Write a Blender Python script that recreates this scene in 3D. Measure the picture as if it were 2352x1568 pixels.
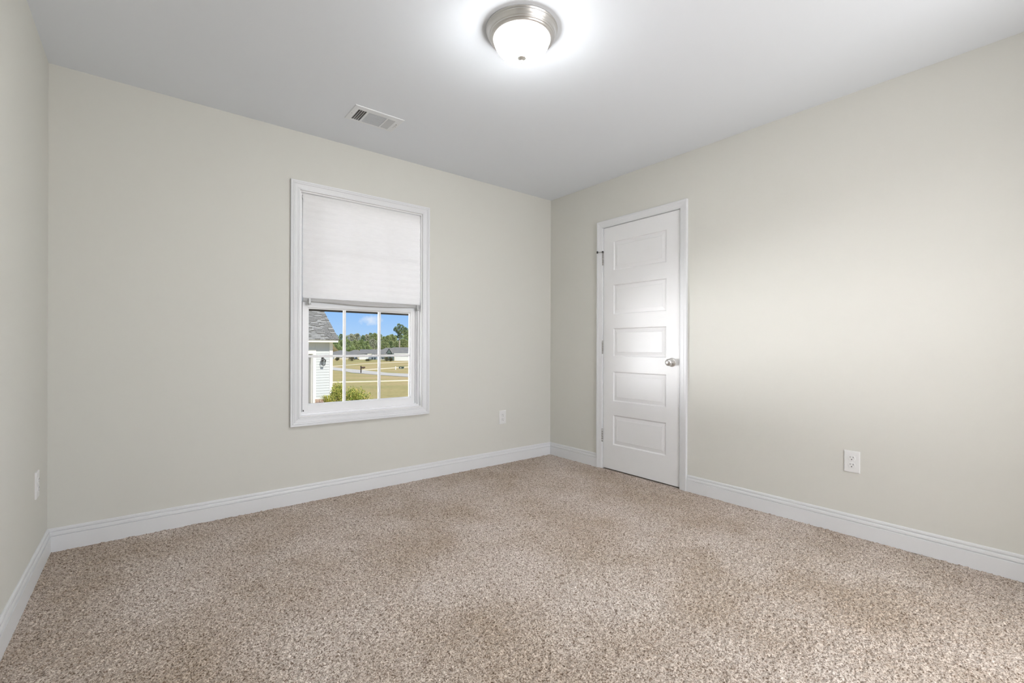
import bpy, bmesh, math, random
import numpy as np
from mathutils import Vector, Matrix, Euler
for o in list(bpy.data.objects): bpy.data.objects.remove(o, do_unlink=True)
scene = bpy.context.scene
COL = scene.collection
# ------------------------------------------------------------------ camera
FPX, YAW, CAMX, CAMY, CAMH, HOR, ROLL = 1053.67, 0.898614858, -3.04452, -3.23029, 1.03491, 795.346, 0.0032442
F = Vector((math.cos(YAW), math.sin(YAW), 0)); R = Vector((math.sin(YAW), -math.cos(YAW), 0)); U = Vector((0, 0, 1))
cam = bpy.data.cameras.new('camera'); cam_o = bpy.data.objects.new('camera', cam); COL.objects.link(cam_o)
cam.sensor_width = 36; cam.lens = FPX / 2352 * 36; cam.shift_y = (HOR - 784) / 2352; cam.clip_end = 2000; cam.clip_start = 0.02
r2 = R * math.cos(ROLL) + U * math.sin(ROLL); u2 = U * math.cos(ROLL) - R * math.sin(ROLL)
cam_o.matrix_world = Matrix((( r2.x, u2.x, -F.x, CAMX), (r2.y, u2.y, -F.y, CAMY), (r2.z, u2.z, -F.z, CAMH), (0, 0, 0, 1)))
scene.camera = cam_o
CAM = Vector((CAMX, CAMY, CAMH))
scene.view_settings.view_transform = 'Standard'; scene.view_settings.look = 'None'
scene.view_settings.exposure = 0.0; scene.view_settings.gamma = 1.0; scene.view_settings.use_curve_mapping = False

# ------------------------------------------------------------------ sky, sun, added lights
LAMP_E = 109.0      # radiance of the frosted glass bowl
ADDED_WINDOW_W = 610.0   # power of the added outdoor light, standing in for assumed ground bounce
SKY = 1.0; SUN_E = 4.3; HALL_FILL_W = 51.0

def N(nt, t, loc=None, **kw):
    n = nt.nodes.new(t)
    for k, v in kw.items():
        if hasattr(n, k): setattr(n, k, v)
        else: n.inputs[k].default_value = v
    return n

w = bpy.data.worlds.new('sky'); scene.world = w; w.use_nodes = True; nt = w.node_tree; nt.nodes.clear()
tc = N(nt, 'ShaderNodeTexCoord'); sep = N(nt, 'ShaderNodeSeparateXYZ'); nt.links.new(tc.outputs['Generated'], sep.inputs[0])
mr = N(nt, 'ShaderNodeMapRange'); mr.inputs[1].default_value = 0.0; mr.inputs[2].default_value = 0.35
nt.links.new(sep.outputs['Z'], mr.inputs[0])
ramp = N(nt, 'ShaderNodeValToRGB'); e = ramp.color_ramp.elements
e[0].position = 0; e[0].color = (0.50, 0.71, 1.0, 1); e[1].position = 1; e[1].color = (0.42, 0.53, 0.72, 1)
m1 = ramp.color_ramp.elements.new(0.22); m1.color = (0.31, 0.57, 1.0, 1)
nt.links.new(mr.outputs[0], ramp.inputs[0])
# a small cumulus drifting above the tree line
def sky_dir(px, py):
    d = F + R * ((px - 1176) / FPX) + U * ((HOR - py) / FPX); return d.normalized()
cd = sky_dir(852, 736)
vd = N(nt, 'ShaderNodeVectorMath', operation='SUBTRACT'); nt.links.new(tc.outputs['Generated'], vd.inputs[0]); vd.inputs[1].default_value = cd
vs = N(nt, 'ShaderNodeVectorMath', operation='MULTIPLY'); nt.links.new(vd.outputs[0], vs.inputs[0]); vs.inputs[1].default_value = (45, 45, 100)
ln = N(nt, 'ShaderNodeVectorMath', operation='LENGTH'); nt.links.new(vs.outputs[0], ln.inputs[0])
cn = N(nt, 'ShaderNodeTexNoise'); cn.inputs['Scale'].default_value = 90; cn.inputs['Detail'].default_value = 6; nt.links.new(tc.outputs['Generated'], cn.inputs['Vector'])
ma = N(nt, 'ShaderNodeMath', operation='MULTIPLY_ADD'); nt.links.new(cn.outputs['Fac'], ma.inputs[0]); ma.inputs[1].default_value = 1.6; nt.links.new(ln.outputs['Value'], ma.inputs[2])
cm = N(nt, 'ShaderNodeMapRange'); cm.inputs[1].default_value = 1.9; cm.inputs[2].default_value = 0.9; cm.inputs[3].default_value = 0; cm.inputs[4].default_value = 0.75
nt.links.new(ma.outputs[0], cm.inputs[0])
mx = N(nt, 'ShaderNodeMixRGB'); nt.links.new(cm.outputs[0], mx.inputs[0]); nt.links.new(ramp.outputs[0], mx.inputs[1]); mx.inputs[2].default_value = (0.85, 0.90, 1.0, 1)
bg = N(nt, 'ShaderNodeBackground'); bg.inputs[1].default_value = SKY; nt.links.new(mx.outputs[0], bg.inputs[0])
ow = N(nt, 'ShaderNodeOutputWorld'); nt.links.new(bg.outputs[0], ow.inputs[0])

def lamp(name, kind, loc, energy, direction=None, color=(1, 1, 1), size=1, size_y=None, angle=None):
    l = bpy.data.lights.new(name, kind); l.energy = energy; l.color = color
    if kind == 'AREA':
        l.size = size
        if size_y: l.shape = 'RECTANGLE'; l.size_y = size_y
    if angle is not None and kind == 'SUN': l.angle = angle
    o = bpy.data.objects.new(name, l); COL.objects.link(o); o.location = loc
    if direction is not None: o.rotation_euler = Vector(direction).to_track_quat('-Z', 'Y').to_euler()
    return o
lamp('sun', 'SUN', (5, -20, 30), SUN_E, (-0.14, 0.85, -0.74), (1, 0.93, 0.80), angle=math.radians(0.6))
bp = Vector((-8.5, 7.1, 0.08))
lamp('added_window_light', 'AREA', bp, ADDED_WINDOW_W, Vector((-1.81, 0.0, 0.98)) - bp, (0.985, 0.97, 0.995), size=7.2, size_y=2.2).data.spread = math.radians(80)  # unseen light added outside, brighter than real bounce, for the door wall's bright band
lamp('hall_fill_light', 'AREA', (-1.30, -4.30, 1.15), HALL_FILL_W, (0, 1, 0), (0.985, 0.98, 1.0), size=1.0, size_y=0.9)  # unseen fill light behind the camera, added to brighten the room

# ------------------------------------------------------------------ materials
MATS = {}
def mat(name, color, rough=0.6, metal=0.0, spec=0.5, noise=None, bump=None, emis=None):
    """noise=(scale, second colour, detail); bump=(scale, strength, distance)"""
    if name in MATS: return MATS[name]
    m = bpy.data.materials.new(name); m.use_nodes = True; t = m.node_tree; b = t.nodes['Principled BSDF']
    b.inputs['Base Color'].default_value = (*color, 1); b.inputs['Roughness'].default_value = rough; b.inputs['Metallic'].default_value = metal
    b.inputs['Specular IOR Level'].default_value = spec
    co = N(t, 'ShaderNodeTexCoord')
    if noise is None and bump is None: noise = (3.0, tuple(c * 0.985 for c in color), 2)
    if noise:
        n = N(t, 'ShaderNodeTexNoise'); n.inputs['Scale'].default_value = noise[0]; n.inputs['Detail'].default_value = noise[2]
        t.links.new(co.outputs['Object'], n.inputs['Vector'])
        r = N(t, 'ShaderNodeValToRGB'); r.color_ramp.elements[0].position = 0.35; r.color_ramp.elements[1].position = 0.65
        r.color_ramp.elements[0].color = (*color, 1); r.color_ramp.elements[1].color = (*noise[1], 1)
        t.links.new(n.outputs['Fac'], r.inputs[0]); t.links.new(r.outputs[0], b.inputs['Base Color'])
    if bump:
        n2 = N(t, 'ShaderNodeTexNoise'); n2.inputs['Scale'].default_value = bump[0]; n2.inputs['Detail'].default_value = 3
        t.links.new(co.outputs['Object'], n2.inputs['Vector'])
        bm_ = N(t, 'ShaderNodeBump'); bm_.inputs['Strength'].default_value = bump[1]; bm_.inputs['Distance'].default_value = bump[2]
        t.links.new(n2.outputs['Fac'], bm_.inputs['Height']); t.links.new(bm_.outputs[0], b.inputs['Normal'])
    if emis:
        b.inputs['Emission Color'].default_value = (*emis[0], 1); b.inputs['Emission Strength'].default_value = emis[1]
    MATS[name] = m; return m

WALL = mat('greige_wall_paint', (0.694, 0.689, 0.640), 0.75, spec=0.3, bump=(180, 0.05, 0.001), noise=(1.2, (0.688, 0.683, 0.634), 3))
CEIL = mat('white_ceiling_paint', (0.845, 0.878, 0.925), 0.9, spec=0.2, bump=(140, 0.05, 0.001))
TRIM = mat('white_trim_paint', (0.79, 0.80, 0.812), 0.38, spec=0.45)
DOORM = mat('white_door_paint', (0.865, 0.87, 0.875), 0.34, spec=0.45)
VINYL = mat('white_vinyl', (0.86, 0.865, 0.87), 0.35)
NICKEL = mat('brushed_nickel', (0.74, 0.725, 0.71), 0.36, 1.0)
STEEL = mat('satin_steel', (0.50, 0.49, 0.48), 0.35, 1.0)
PLAST = mat('white_plastic', (0.82, 0.82, 0.81), 0.35)
BLACK = mat('black_void', (0.012, 0.012, 0.012), 0.8)
BRONZE = mat('dark_bronze_metal', (0.035, 0.028, 0.020), 0.5)
RUBBER = mat('dark_rubber', (0.05, 0.05, 0.05), 0.7)
DUCT = mat('grey_duct_metal', (0.80, 0.80, 0.80), 0.6)
CLOSET = mat('closet_dark_paint', (0.05, 0.05, 0.05), 0.9)

def glass_mat():
    m = bpy.data.materials.new('clear_window_glass'); m.use_nodes = True; t = m.node_tree; t.nodes.clear()
    tr = N(t, 'ShaderNodeBsdfTransparent'); tr.inputs[0].default_value = (0.97, 0.98, 0.975, 1)
    gl = N(t, 'ShaderNodeBsdfGlossy'); gl.inputs['Roughness'].default_value = 0.02
    fr = N(t, 'ShaderNodeFresnel'); fr.inputs[0].default_value = 1.06
    mx_ = N(t, 'ShaderNodeMixShader'); t.links.new(fr.outputs[0], mx_.inputs[0]); t.links.new(tr.outputs[0], mx_.inputs[1]); t.links.new(gl.outputs[0], mx_.inputs[2])
    o = N(t, 'ShaderNodeOutputMaterial'); t.links.new(mx_.outputs[0], o.inputs[0]); return m
GLASS = glass_mat()

def shade_mat():
    m = bpy.data.materials.new('white_pleated_paper'); m.use_nodes = True; t = m.node_tree; t.nodes.clear()
    co = N(t, 'ShaderNodeTexCoord'); n = N(t, 'ShaderNodeTexNoise'); n.inputs['Scale'].default_value = 40; n.inputs['Detail'].default_value = 5
    mp = N(t, 'ShaderNodeMapping'); mp.inputs['Scale'].default_value = (0.6, 1, 3.0)
    t.links.new(co.outputs['Object'], mp.inputs[0]); t.links.new(mp.outputs[0], n.inputs['Vector'])
    r = N(t, 'ShaderNodeValToRGB'); r.color_ramp.elements[0].position = .3; r.color_ramp.elements[1].position = .7
    r.color_ramp.elements[0].color = (0.84, 0.845, 0.85, 1); r.color_ramp.elements[1].color = (0.87, 0.875, 0.88, 1)
    t.links.new(n.outputs['Fac'], r.inputs[0])
    d = N(t, 'ShaderNodeBsdfDiffuse'); tl = N(t, 'ShaderNodeBsdfTranslucent')
    t.links.new(r.outputs[0], d.inputs[0]); t.links.new(r.outputs[0], tl.inputs[0])
    mx_ = N(t, 'ShaderNodeMixShader'); mx_.inputs[0].default_value = 0.07
    t.links.new(d.outputs[0], mx_.inputs[1]); t.links.new(tl.outputs[0], mx_.inputs[2])
    o = N(t, 'ShaderNodeOutputMaterial'); t.links.new(mx_.outputs[0], o.inputs[0]); return m
SHADE = shade_mat()

def carpet_mat():
    m = bpy.data.materials.new('beige_brown_cut_pile_carpet'); m.use_nodes = True; t = m.node_tree; b = t.nodes['Principled BSDF']
    b.inputs['Roughness'].default_value = 0.95; b.inputs['Specular IOR Level'].default_value = 0.1
    b.inputs['Sheen Weight'].default_value = 0.25; b.inputs['Sheen Roughness'].default_value = 0.5
    co = N(t, 'ShaderNodeTexCoord')
    wn = N(t, 'ShaderNodeTexNoise'); wn.inputs['Scale'].default_value = 90; wn.inputs['Detail'].default_value = 2
    t.links.new(co.outputs['Object'], wn.inputs['Vector'])
    wa = N(t, 'ShaderNodeVectorMath', operation='MULTIPLY_ADD'); wa.inputs[1].default_value = (0.012, 0.012, 0.012)
    t.links.new(wn.outputs['Color'], wa.inputs[0]); t.links.new(co.outputs['Object'], wa.inputs[2])
    n1 = N(t, 'ShaderNodeTexNoise'); n1.inputs['Scale'].default_value = 200; n1.inputs['Detail'].default_value = 3; n1.inputs['Roughness'].default_value = .6
    t.links.new(wa.outputs[0], n1.inputs['Vector'])
    n2 = N(t, 'ShaderNodeTexNoise'); n2.inputs['Scale'].default_value = 62; n2.inputs['Detail'].default_value = 4; n2.inputs['Roughness'].default_value = .7
    t.links.new(co.outputs['Object'], n2.inputs['Vector'])
    ad = N(t, 'ShaderNodeMath', operation='MULTIPLY_ADD'); ad.inputs[1].default_value = .42; t.links.new(n2.outputs['Fac'], ad.inputs[0]); t.links.new(n1.outputs['Fac'], ad.inputs[2])
    sb = N(t, 'ShaderNodeMath', operation='SUBTRACT'); sb.inputs[1].default_value = .21; t.links.new(ad.outputs[0], sb.inputs[0])
    r = N(t, 'ShaderNodeValToRGB'); el = r.color_ramp.elements
    el[0].position = 0.30; el[0].color = (0.105, 0.068, 0.046, 1); el[1].position = 0.68; el[1].color = (0.86, 0.782, 0.710, 1)
    a = el.new(0.40); a.color = (0.25, 0.188, 0.143, 1); a = el.new(0.47); a.color = (0.44, 0.372, 0.315, 1); a = el.new(0.56); a.color = (0.64, 0.567, 0.503, 1)
    t.links.new(sb.outputs[0], r.inputs[0])
    n3 = N(t, 'ShaderNodeTexNoise'); n3.inputs['Scale'].default_value = 1.6; n3.inputs['Detail'].default_value = 5; n3.inputs['Roughness'].default_value = .6
    t.links.new(co.outputs['Object'], n3.inputs['Vector'])
    r3 = N(t, 'ShaderNodeValToRGB'); r3.color_ramp.elements[0].position = .38; r3.color_ramp.elements[1].position = .62
    r3.color_ramp.elements[0].color = (0.80, 0.745, 0.675, 1); r3.color_ramp.elements[1].color = (1.06, 1.06, 1.07, 1)
    t.links.new(n3.outputs['Fac'], r3.inputs[0])
    mu = N(t, 'ShaderNodeMixRGB', blend_type='MULTIPLY'); mu.inputs[0].default_value = 1
    t.links.new(r.outputs[0], mu.inputs[1]); t.links.new(r3.outputs[0], mu.inputs[2]); t.links.new(mu.outputs[0], b.inputs['Base Color'])
    bu = N(t, 'ShaderNodeBump'); bu.inputs['Strength'].default_value = 0.6; bu.inputs['Distance'].default_value = 0.004
    t.links.new(sb.outputs[0], bu.inputs['Height']); t.links.new(bu.outputs[0], b.inputs['Normal'])
    return m
CARPET = carpet_mat()

# ------------------------------------------------------------------ mesh helpers
class MB:
    def __init__(s): s.v = []; s.f = []; s.sm = []
    def add(s, vs, fs, smooth=False):
        o = len(s.v); s.v += [tuple(v) for v in vs]; s.f += [tuple(i + o for i in f) for f in fs]; s.sm += [smooth] * len(fs); return s
    def box(s, a, b):
        x0, x1 = sorted((a[0], b[0])); y0, y1 = sorted((a[1], b[1])); z0, z1 = sorted((a[2], b[2]))
        return s.add([(x0,y0,z0),(x1,y0,z0),(x1,y1,z0),(x0,y1,z0),(x0,y0,z1),(x1,y0,z1),(x1,y1,z1),(x0,y1,z1)],
                     [(0,3,2,1),(4,5,6,7),(0,1,5,4),(1,2,6,5),(2,3,7,6),(3,0,4,7)])
    def cbox(s, a, b, c=0.003):
        """box with chamfered edges"""
        x0, x1 = sorted((a[0], b[0])); y0, y1 = sorted((a[1], b[1])); z0, z1 = sorted((a[2], b[2]))
        bm = bmesh.new(); bmesh.ops.create_cube(bm, size=1)
        for v in bm.verts: v.co = Vector(((v.co.x + .5) * (x1 - x0) + x0, (v.co.y + .5) * (y1 - y0) + y0, (v.co.z + .5) * (z1 - z0) + z0))
        bmesh.ops.bevel(bm, geom=bm.edges[:], offset=c, segments=2, affect='EDGES', profile=0.6)
        bm.verts.index_update(); s.add([v.co[:] for v in bm.verts], [[v.index for v in f.verts] for f in bm.faces]); bm.free(); return s
    def lathe(s, prof, c, axis=(0, 0, -1), seg=48, smooth=True):
        """prof = (radius, distance along axis)"""
        q = Vector((0, 0, 1)).rotation_difference(Vector(axis)); vs = []; c = Vector(c)
        for r, d in prof:
            for k in range(seg):
                a = 2 * math.pi * k / seg; vs.append(c + q @ Vector((r * math.cos(a), r * math.sin(a), d)))
        fs = []
        for i in range(len(prof) - 1):
            for k in range(seg):
                k2 = (k + 1) % seg; fs.append((i*seg+k, i*seg+k2, (i+1)*seg+k2, (i+1)*seg+k))
        return s.add(vs, fs, smooth)
    def tube(s, pts, r, seg=10, smooth=True, cap=True):
        pts = [Vector(p) for p in pts]; vs = []; n = len(pts); rr = r if isinstance(r, (list, tuple)) else [r] * n
        for i, p in enumerate(pts):
            d = (pts[min(i+1, n-1)] - pts[max(i-1, 0)]).normalized(); q = Vector((0, 0, 1)).rotation_difference(d)
            for k in range(seg):
                a = 2 * math.pi * k / seg; vs.append(p + q @ Vector((math.cos(a), math.sin(a), 0)) * rr[i])
        fs = [(i*seg+k, i*seg+(k+1) % seg, (i+1)*seg+(k+1) % seg, (i+1)*seg+k) for i in range(n-1) for k in range(seg)]
        if cap: fs += [tuple(reversed(range(seg))), tuple(range((n-1)*seg, n*seg))]
        return s.add(vs, fs, smooth)
    def sweep(s, path, prof, M, closed=False):
        """prof = (offset to the left of travel, height n); path in plane (u, v); mitred corners; M maps (u,v,n)->xyz"""
        n = len(path); P = [Vector(p) for p in path]; vs = []
        for i in range(n):
            a = P[(i-1) % n] if (closed or i > 0) else None; b = P[(i+1) % n] if (closed or i < n-1) else None
            d1 = (P[i]-a).normalized() if a is not None else None; d2 = (b-P[i]).normalized() if b is not None else None
            if d1 is None: d1 = d2
            if d2 is None: d2 = d1
            n1 = Vector((-d1.y, d1.x)); n2 = Vector((-d2.y, d2.x)); mvec = (n1+n2) / (1 + n1.dot(n2))
            for o, h in prof: q = P[i] + mvec * o; vs.append(M(q.x, q.y, h))
        k = len(prof); fs = []
        for i in range(n if closed else n-1):
            j = (i+1) % n
            for t_ in range(k): t2 = (t_+1) % k; fs.append((i*k+t_, i*k+t2, j*k+t2, j*k+t_))
        if not closed: fs += [tuple(range(k)), tuple(range((n-1)*k, n*k))]
        return s.add(vs, fs)
    def build(s, name, m, parent=None, origin=None, flat_normals=False):
        me = bpy.data.meshes.new(name); o3 = Vector(origin) if origin else Vector((0, 0, 0))
        me.from_pydata([tuple(Vector(v) - o3) for v in s.v], [], s.f)
        bm = bmesh.new(); bm.from_mesh(me); bmesh.ops.recalc_face_normals(bm, faces=bm.faces[:])
        bm.to_mesh(me); bm.free(); me.polygons.foreach_set('use_smooth', s.sm)
        ms = m if isinstance(m, (list, tuple)) else [m]
        for q in ms: me.materials.append(q)
        o = bpy.data.objects.new(name, me); COL.objects.link(o); o.location = o3
        if parent is not None:
            o.parent = parent; pl = Vector((0, 0, 0)); pp = parent
            while pp is not None: pl += pp.location; pp = pp.parent
            o.location = o3 - pl
        return o
def tag(o, label=None, cat=None, group=None, kind=None):
    if label: o['label'] = label
    if cat: o['category'] = cat
    if group: o['group'] = group
    if kind: o['kind'] = kind
    return o
def empty(name, loc, label=None, cat=None, group=None, kind=None):
    o = bpy.data.objects.new(name, None); COL.objects.link(o); o.location = loc; o.empty_display_size = .05
    return tag(o, label, cat, group, kind)
MW = lambda u, v, n: (u, -n, v)            # window wall: u = x, v = z, n = into the room
MD = lambda u, v, n: (-n, u, v)            # door wall:   u = y, v = z
LX = -3.4315; BY = -3.75; H = 2.44
ML = lambda u, v, n: (LX + n, u, v)
T = 0.14

# ------------------------------------------------------------------ room shell
DY0, DY1, DZ = -1.385, -0.640, 2.056
def carpet_mesh(x0, x1, y0, y1, step):
    nx = int((x1-x0)/step); ny = int((y1-y0)/step); rg = np.random.default_rng(4)
    def sm(a, n):
        for _ in range(n): a = (a + np.roll(a, 1, 0) + np.roll(a, -1, 0) + np.roll(a, 1, 1) + np.roll(a, -1, 1)) / 5
        return (a - a.mean()) / a.std()
    g = rg.standard_normal((ny+1, nx+1)); g2 = rg.standard_normal((ny+1, nx+1)); g3 = rg.standard_normal((ny+1, nx+1))
    h = .0016*sm(g, 1) + .0011*sm(g2, 6) + .0008*sm(g3, 40)
    X, Y = np.meshgrid(np.linspace(x0, x1, nx+1), np.linspace(y0, y1, ny+1)); X = X + step*.45*sm(rg.standard_normal(X.shape), 1)*.6; Y = Y + step*.45*sm(rg.standard_normal(X.shape), 1)*.6
    X[:, 0] = x0; X[:, -1] = x1; Y[0] = y0; Y[-1] = y1
    co = np.stack([X, Y, np.clip(h, -.007, .007)], -1).astype(np.float32).reshape(-1)
    i = np.arange(nx*ny); r_ = i // nx; c_ = i % nx; a = r_*(nx+1)+c_; idx = np.stack([a, a+1, a+nx+2, a+nx+1], -1).astype(np.int32).reshape(-1)
    me = bpy.data.meshes.new('floor'); me.vertices.add((nx+1)*(ny+1)); me.vertices.foreach_set('co', co); me.loops.add(len(idx)); me.loops.foreach_set('vertex_index', idx)
    me.polygons.add(nx*ny); me.polygons.foreach_set('loop_start', np.arange(0, len(idx), 4, dtype=np.int32)); me.polygons.foreach_set('use_smooth', np.ones(nx*ny, dtype=bool)); me.update(calc_edges=True); me.validate()
    me.materials.append(CARPET); o = bpy.data.objects.new('floor', me); COL.objects.link(o); return o
tag(carpet_mesh(LX + .003, -.003, BY, -.003, .0030), 'beige and brown flecked cut-pile carpet', 'floor', kind='structure')
m = MB(); m.box((LX - T, BY - T, -0.06), (T, T, -.012)); tag(m.build('floor', CLOSET), 'subfloor beneath the carpet', 'floor', kind='structure')
m = MB(); m.box((-.003, DY0, -.012), (T, DY1, -.001)); tag(m.build('floor', CARPET), 'carpet running under the closet door', 'floor', kind='structure')
VX0, VX1, VY0, VY1 = -2.080, -1.820, -0.562, -0.392       # duct opening
m = MB(); m.box((LX - T, BY - T, H), (VX0, T, H + .1)).box((VX1, BY - T, H), (T, T, H + .1)).box((VX0, VY1, H), (VX1, T, H + .1)).box((VX0, BY - T, H), (VX1, VY0, H + .1))
m.box((LX - T, BY - T, H + .3), (T, T, H + .35))
tag(m.build('ceiling', CEIL), 'flat white ceiling', 'ceiling', kind='structure')
OX0, OX1, OZ0, OZ1 = -2.2570, -1.3730, 0.5660, 2.0565         # window opening
m = MB(); m.box((LX - T, 0, 0), (OX0, T, H)).box((OX1, 0, 0), (T, T, H)).box((OX0, 0, 0), (OX1, T, OZ0)).box((OX0, 0, OZ1), (OX1, T, H))
tag(m.build('wall_back', WALL), 'greige painted wall with the window', 'wall', kind='structure')
m = MB(); m.box((0, BY - T, 0), (T, DY0, H)).box((0, DY1, 0), (T, 0, H)).box((0, DY0, DZ), (T, DY1, H))
m.box((T, DY0 - .1, 0), (T + .02, DY1 + .1, DZ + .1))
tag(m.build('wall_right', WALL), 'greige painted wall with the closet door', 'wall', kind='structure')
m = MB(); m.box((LX - T, BY - T, 0), (LX, 0, H)); tag(m.build('wall_left', WALL), 'greige painted wall at the left edge', 'wall', kind='structure')
HX0, HX1, HZ = -2.20, -0.72, 2.06      # opening behind the camera, added with the hall beyond to pass fill light
m = MB(); m.box((LX, BY - T, 0), (HX0, BY, H)).box((HX1, BY - T, 0), (0, BY, H)).box((HX0, BY - T, HZ), (HX1, BY, H)); tag(m.build('wall_front', WALL), 'greige painted wall behind the camera', 'wall', kind='structure')
m = MB(); HB = -4.5
m.box((-2.6, HB - T, 0), (-1.75, HB, H)).box((-.25, HB - T, 0), (T, HB, H)).box((-1.75, HB - T, 0), (-.25, HB, .45)).box((-1.75, HB - T, 1.85), (-.25, HB, H)).box((-2.6 - T, HB - T, 0), (-2.6, BY - T, H)).box((0, HB - T, 0), (T, BY - T, H))
tag(m.build('wall_added_hall', WALL), 'greige painted walls of the added hall around the fill light', 'wall', kind='structure')  # unseen hall, added to house the fill light
m = MB(); m.box((-2.6 - T, HB - 2.0, H), (T + 1, BY - T, H + .1)); tag(m.build('ceiling', CEIL), 'white ceiling of the added hall, extended outside to block the sun', 'ceiling', kind='structure')  # overhang beyond the hall added to keep the sun out
m = MB(); m.box((-2.6 - T, HB - T, -.05), (T, BY - T, 0)); tag(m.build('floor', CARPET), 'beige carpet of the added hall', 'floor', kind='structure')

# baseboards: flat board with two beads at the top
BB = [(0, 0), (0, .117), (.004, .1175), (.0070, .1150), (.0080, .1090), (.0078, .1030), (.0040, .1022), (.0040, .1004), (.0090, .0998), (.0112, .0930), (.0118, .0860), (.0115, .0822), (.0070, .0812), (.0070, .0794), (.0146, .0788), (.0150, .0760), (.0150, 0)]
def baseboard(name, A, B, nrm, label):
    """A->B along the wall line, nrm = into room"""
    A = Vector(A); B = Vector(B); nrm = Vector(nrm); m = MB(); k = len(BB); vs = []
    d = (B - A).normalized()
    for P, sgn in ((A, 1), (B, -1)):
        for n_, z in BB: vs.append(tuple(P + nrm * n_ + (d * n_ * sgn if P.get('m', 1) else Vector((0, 0)))) + (z,)) if False else vs.append((P.x + nrm.x * n_, P.y + nrm.y * n_, z))
    m.add(vs, [(i, (i+1) % k, k + (i+1) % k, k + i) for i in range(k)] + [tuple(range(k)), tuple(range(k, 2*k))])
    return tag(m.build(name, TRIM), label, 'baseboard', kind='structure')
baseboard('baseboard_back', (LX, 0), (0, 0), (0, -1), 'white beaded baseboard under the window')
baseboard('baseboard_right', (0, -1.4355), (0, BY), (-1, 0), 'white beaded baseboard right of the door')
baseboard('baseboard_corner', (0, 0), (0, -0.592), (-1, 0), 'short white baseboard between corner and door')
baseboard('baseboard_left', (LX, 0), (LX, BY), (1, 0), 'white beaded baseboard along the left wall')

# ------------------------------------------------------------------ door
door = empty('door_1', (0, -1.01, 0), 'white five-panel closet door with a satin knob', 'door', kind='structure')
CP = [(0, 0), (0, .009), (.003, .0105), (.008, .0105), (.010, .012), (.030, .0145), (.040, .0175), (.050, .0185), (.055, .018), (.0565, .016), (.0565, 0)]
# outward offset must be to the left of travel: travel so that outside is on the left
m = MB(); m.sweep([(-0.6490, 0), (-0.6490, 2.045), (-1.3780, 2.045), (-1.3780, 0)], [(-a, b) for a, b in CP], MD); m.build('door_casing', TRIM, door)
JT = .016
m = MB()
m.box((0.0, DY0, 0), (T, -1.3715, DZ)).box((0.0, -0.6525, 0), (T, DY1, DZ)).box((0.0, DY0, 2.0435), (T, DY1, DZ))
m.box((0.045, -1.3715, 0), (T, -1.36, 2.0435)).box((0.045, -0.664, 0), (T, -0.6525, 2.0435)).box((0.045, -1.3715, 2.032), (T, -0.6525, 2.0435))
m.build('door_jamb', TRIM, door)
# slab with five moulded panels
Y0, Y1, Z0, Z1 = -1.3690, -0.6560, 0.010, 2.0400; NF = -0.002
PANELS = [(0.216, 0.467), (0.580, 0.829), (0.953, 1.191), (1.304, 1.553), (1.671, 1.917)]; PY0, PY1 = -1.2605, -0.7580
m = MB()
RINGS = [(0, 0), (.004, -.0015), (.007, -.0075), (.010, -.0085), (.013, -.0085), (.036, -.0045), (.0405, -.0030), (.041, -.0045)]
def quad(m, y0, y1, z0, z1, n): m.add([MD(y0, z0, n), MD(y1, z0, n), MD(y1, z1, n), MD(y0, z1, n)], [(0, 1, 2, 3)])
quad(m, Y0, PY0, Z0, Z1, NF); quad(m, PY1, Y1, Z0, Z1, NF)
zs = [Z0] + [z for p in PANELS for z in p] + [Z1]
for i in range(0, len(zs), 2): quad(m, PY0, PY1, zs[i], zs[i+1], NF)
for z0, z1 in PANELS:
    vs = []; fs = []
    for ins, dn in RINGS:
        vs += [MD(PY0+ins, z0+ins, NF+dn), MD(PY1-ins, z0+ins, NF+dn), MD(PY1-ins, z1-ins, NF+dn), MD(PY0+ins, z1-ins, NF+dn)]
    for i in range(len(RINGS)-1):
        for k in range(4): fs.append((i*4+k, i*4+(k+1) % 4, (i+1)*4+(k+1) % 4, (i+1)*4+k))
    l = (len(RINGS)-1)*4; fs.append((l, l+1, l+2, l+3)); m.add(vs, fs)
nb = NF - .034
m.add([MD(Y0,Z0,NF),MD(Y1,Z0,NF),MD(Y1,Z1,NF),MD(Y0,Z1,NF),MD(Y0,Z0,nb),MD(Y1,Z0,nb),MD(Y1,Z1,nb),MD(Y0,Z1,nb)],[(0,1,5,4),(1,2,6,5),(2,3,7,6),(3,0,4,7),(4,5,6,7)])
slab = m.build('door_slab', DOORM, door)
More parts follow.
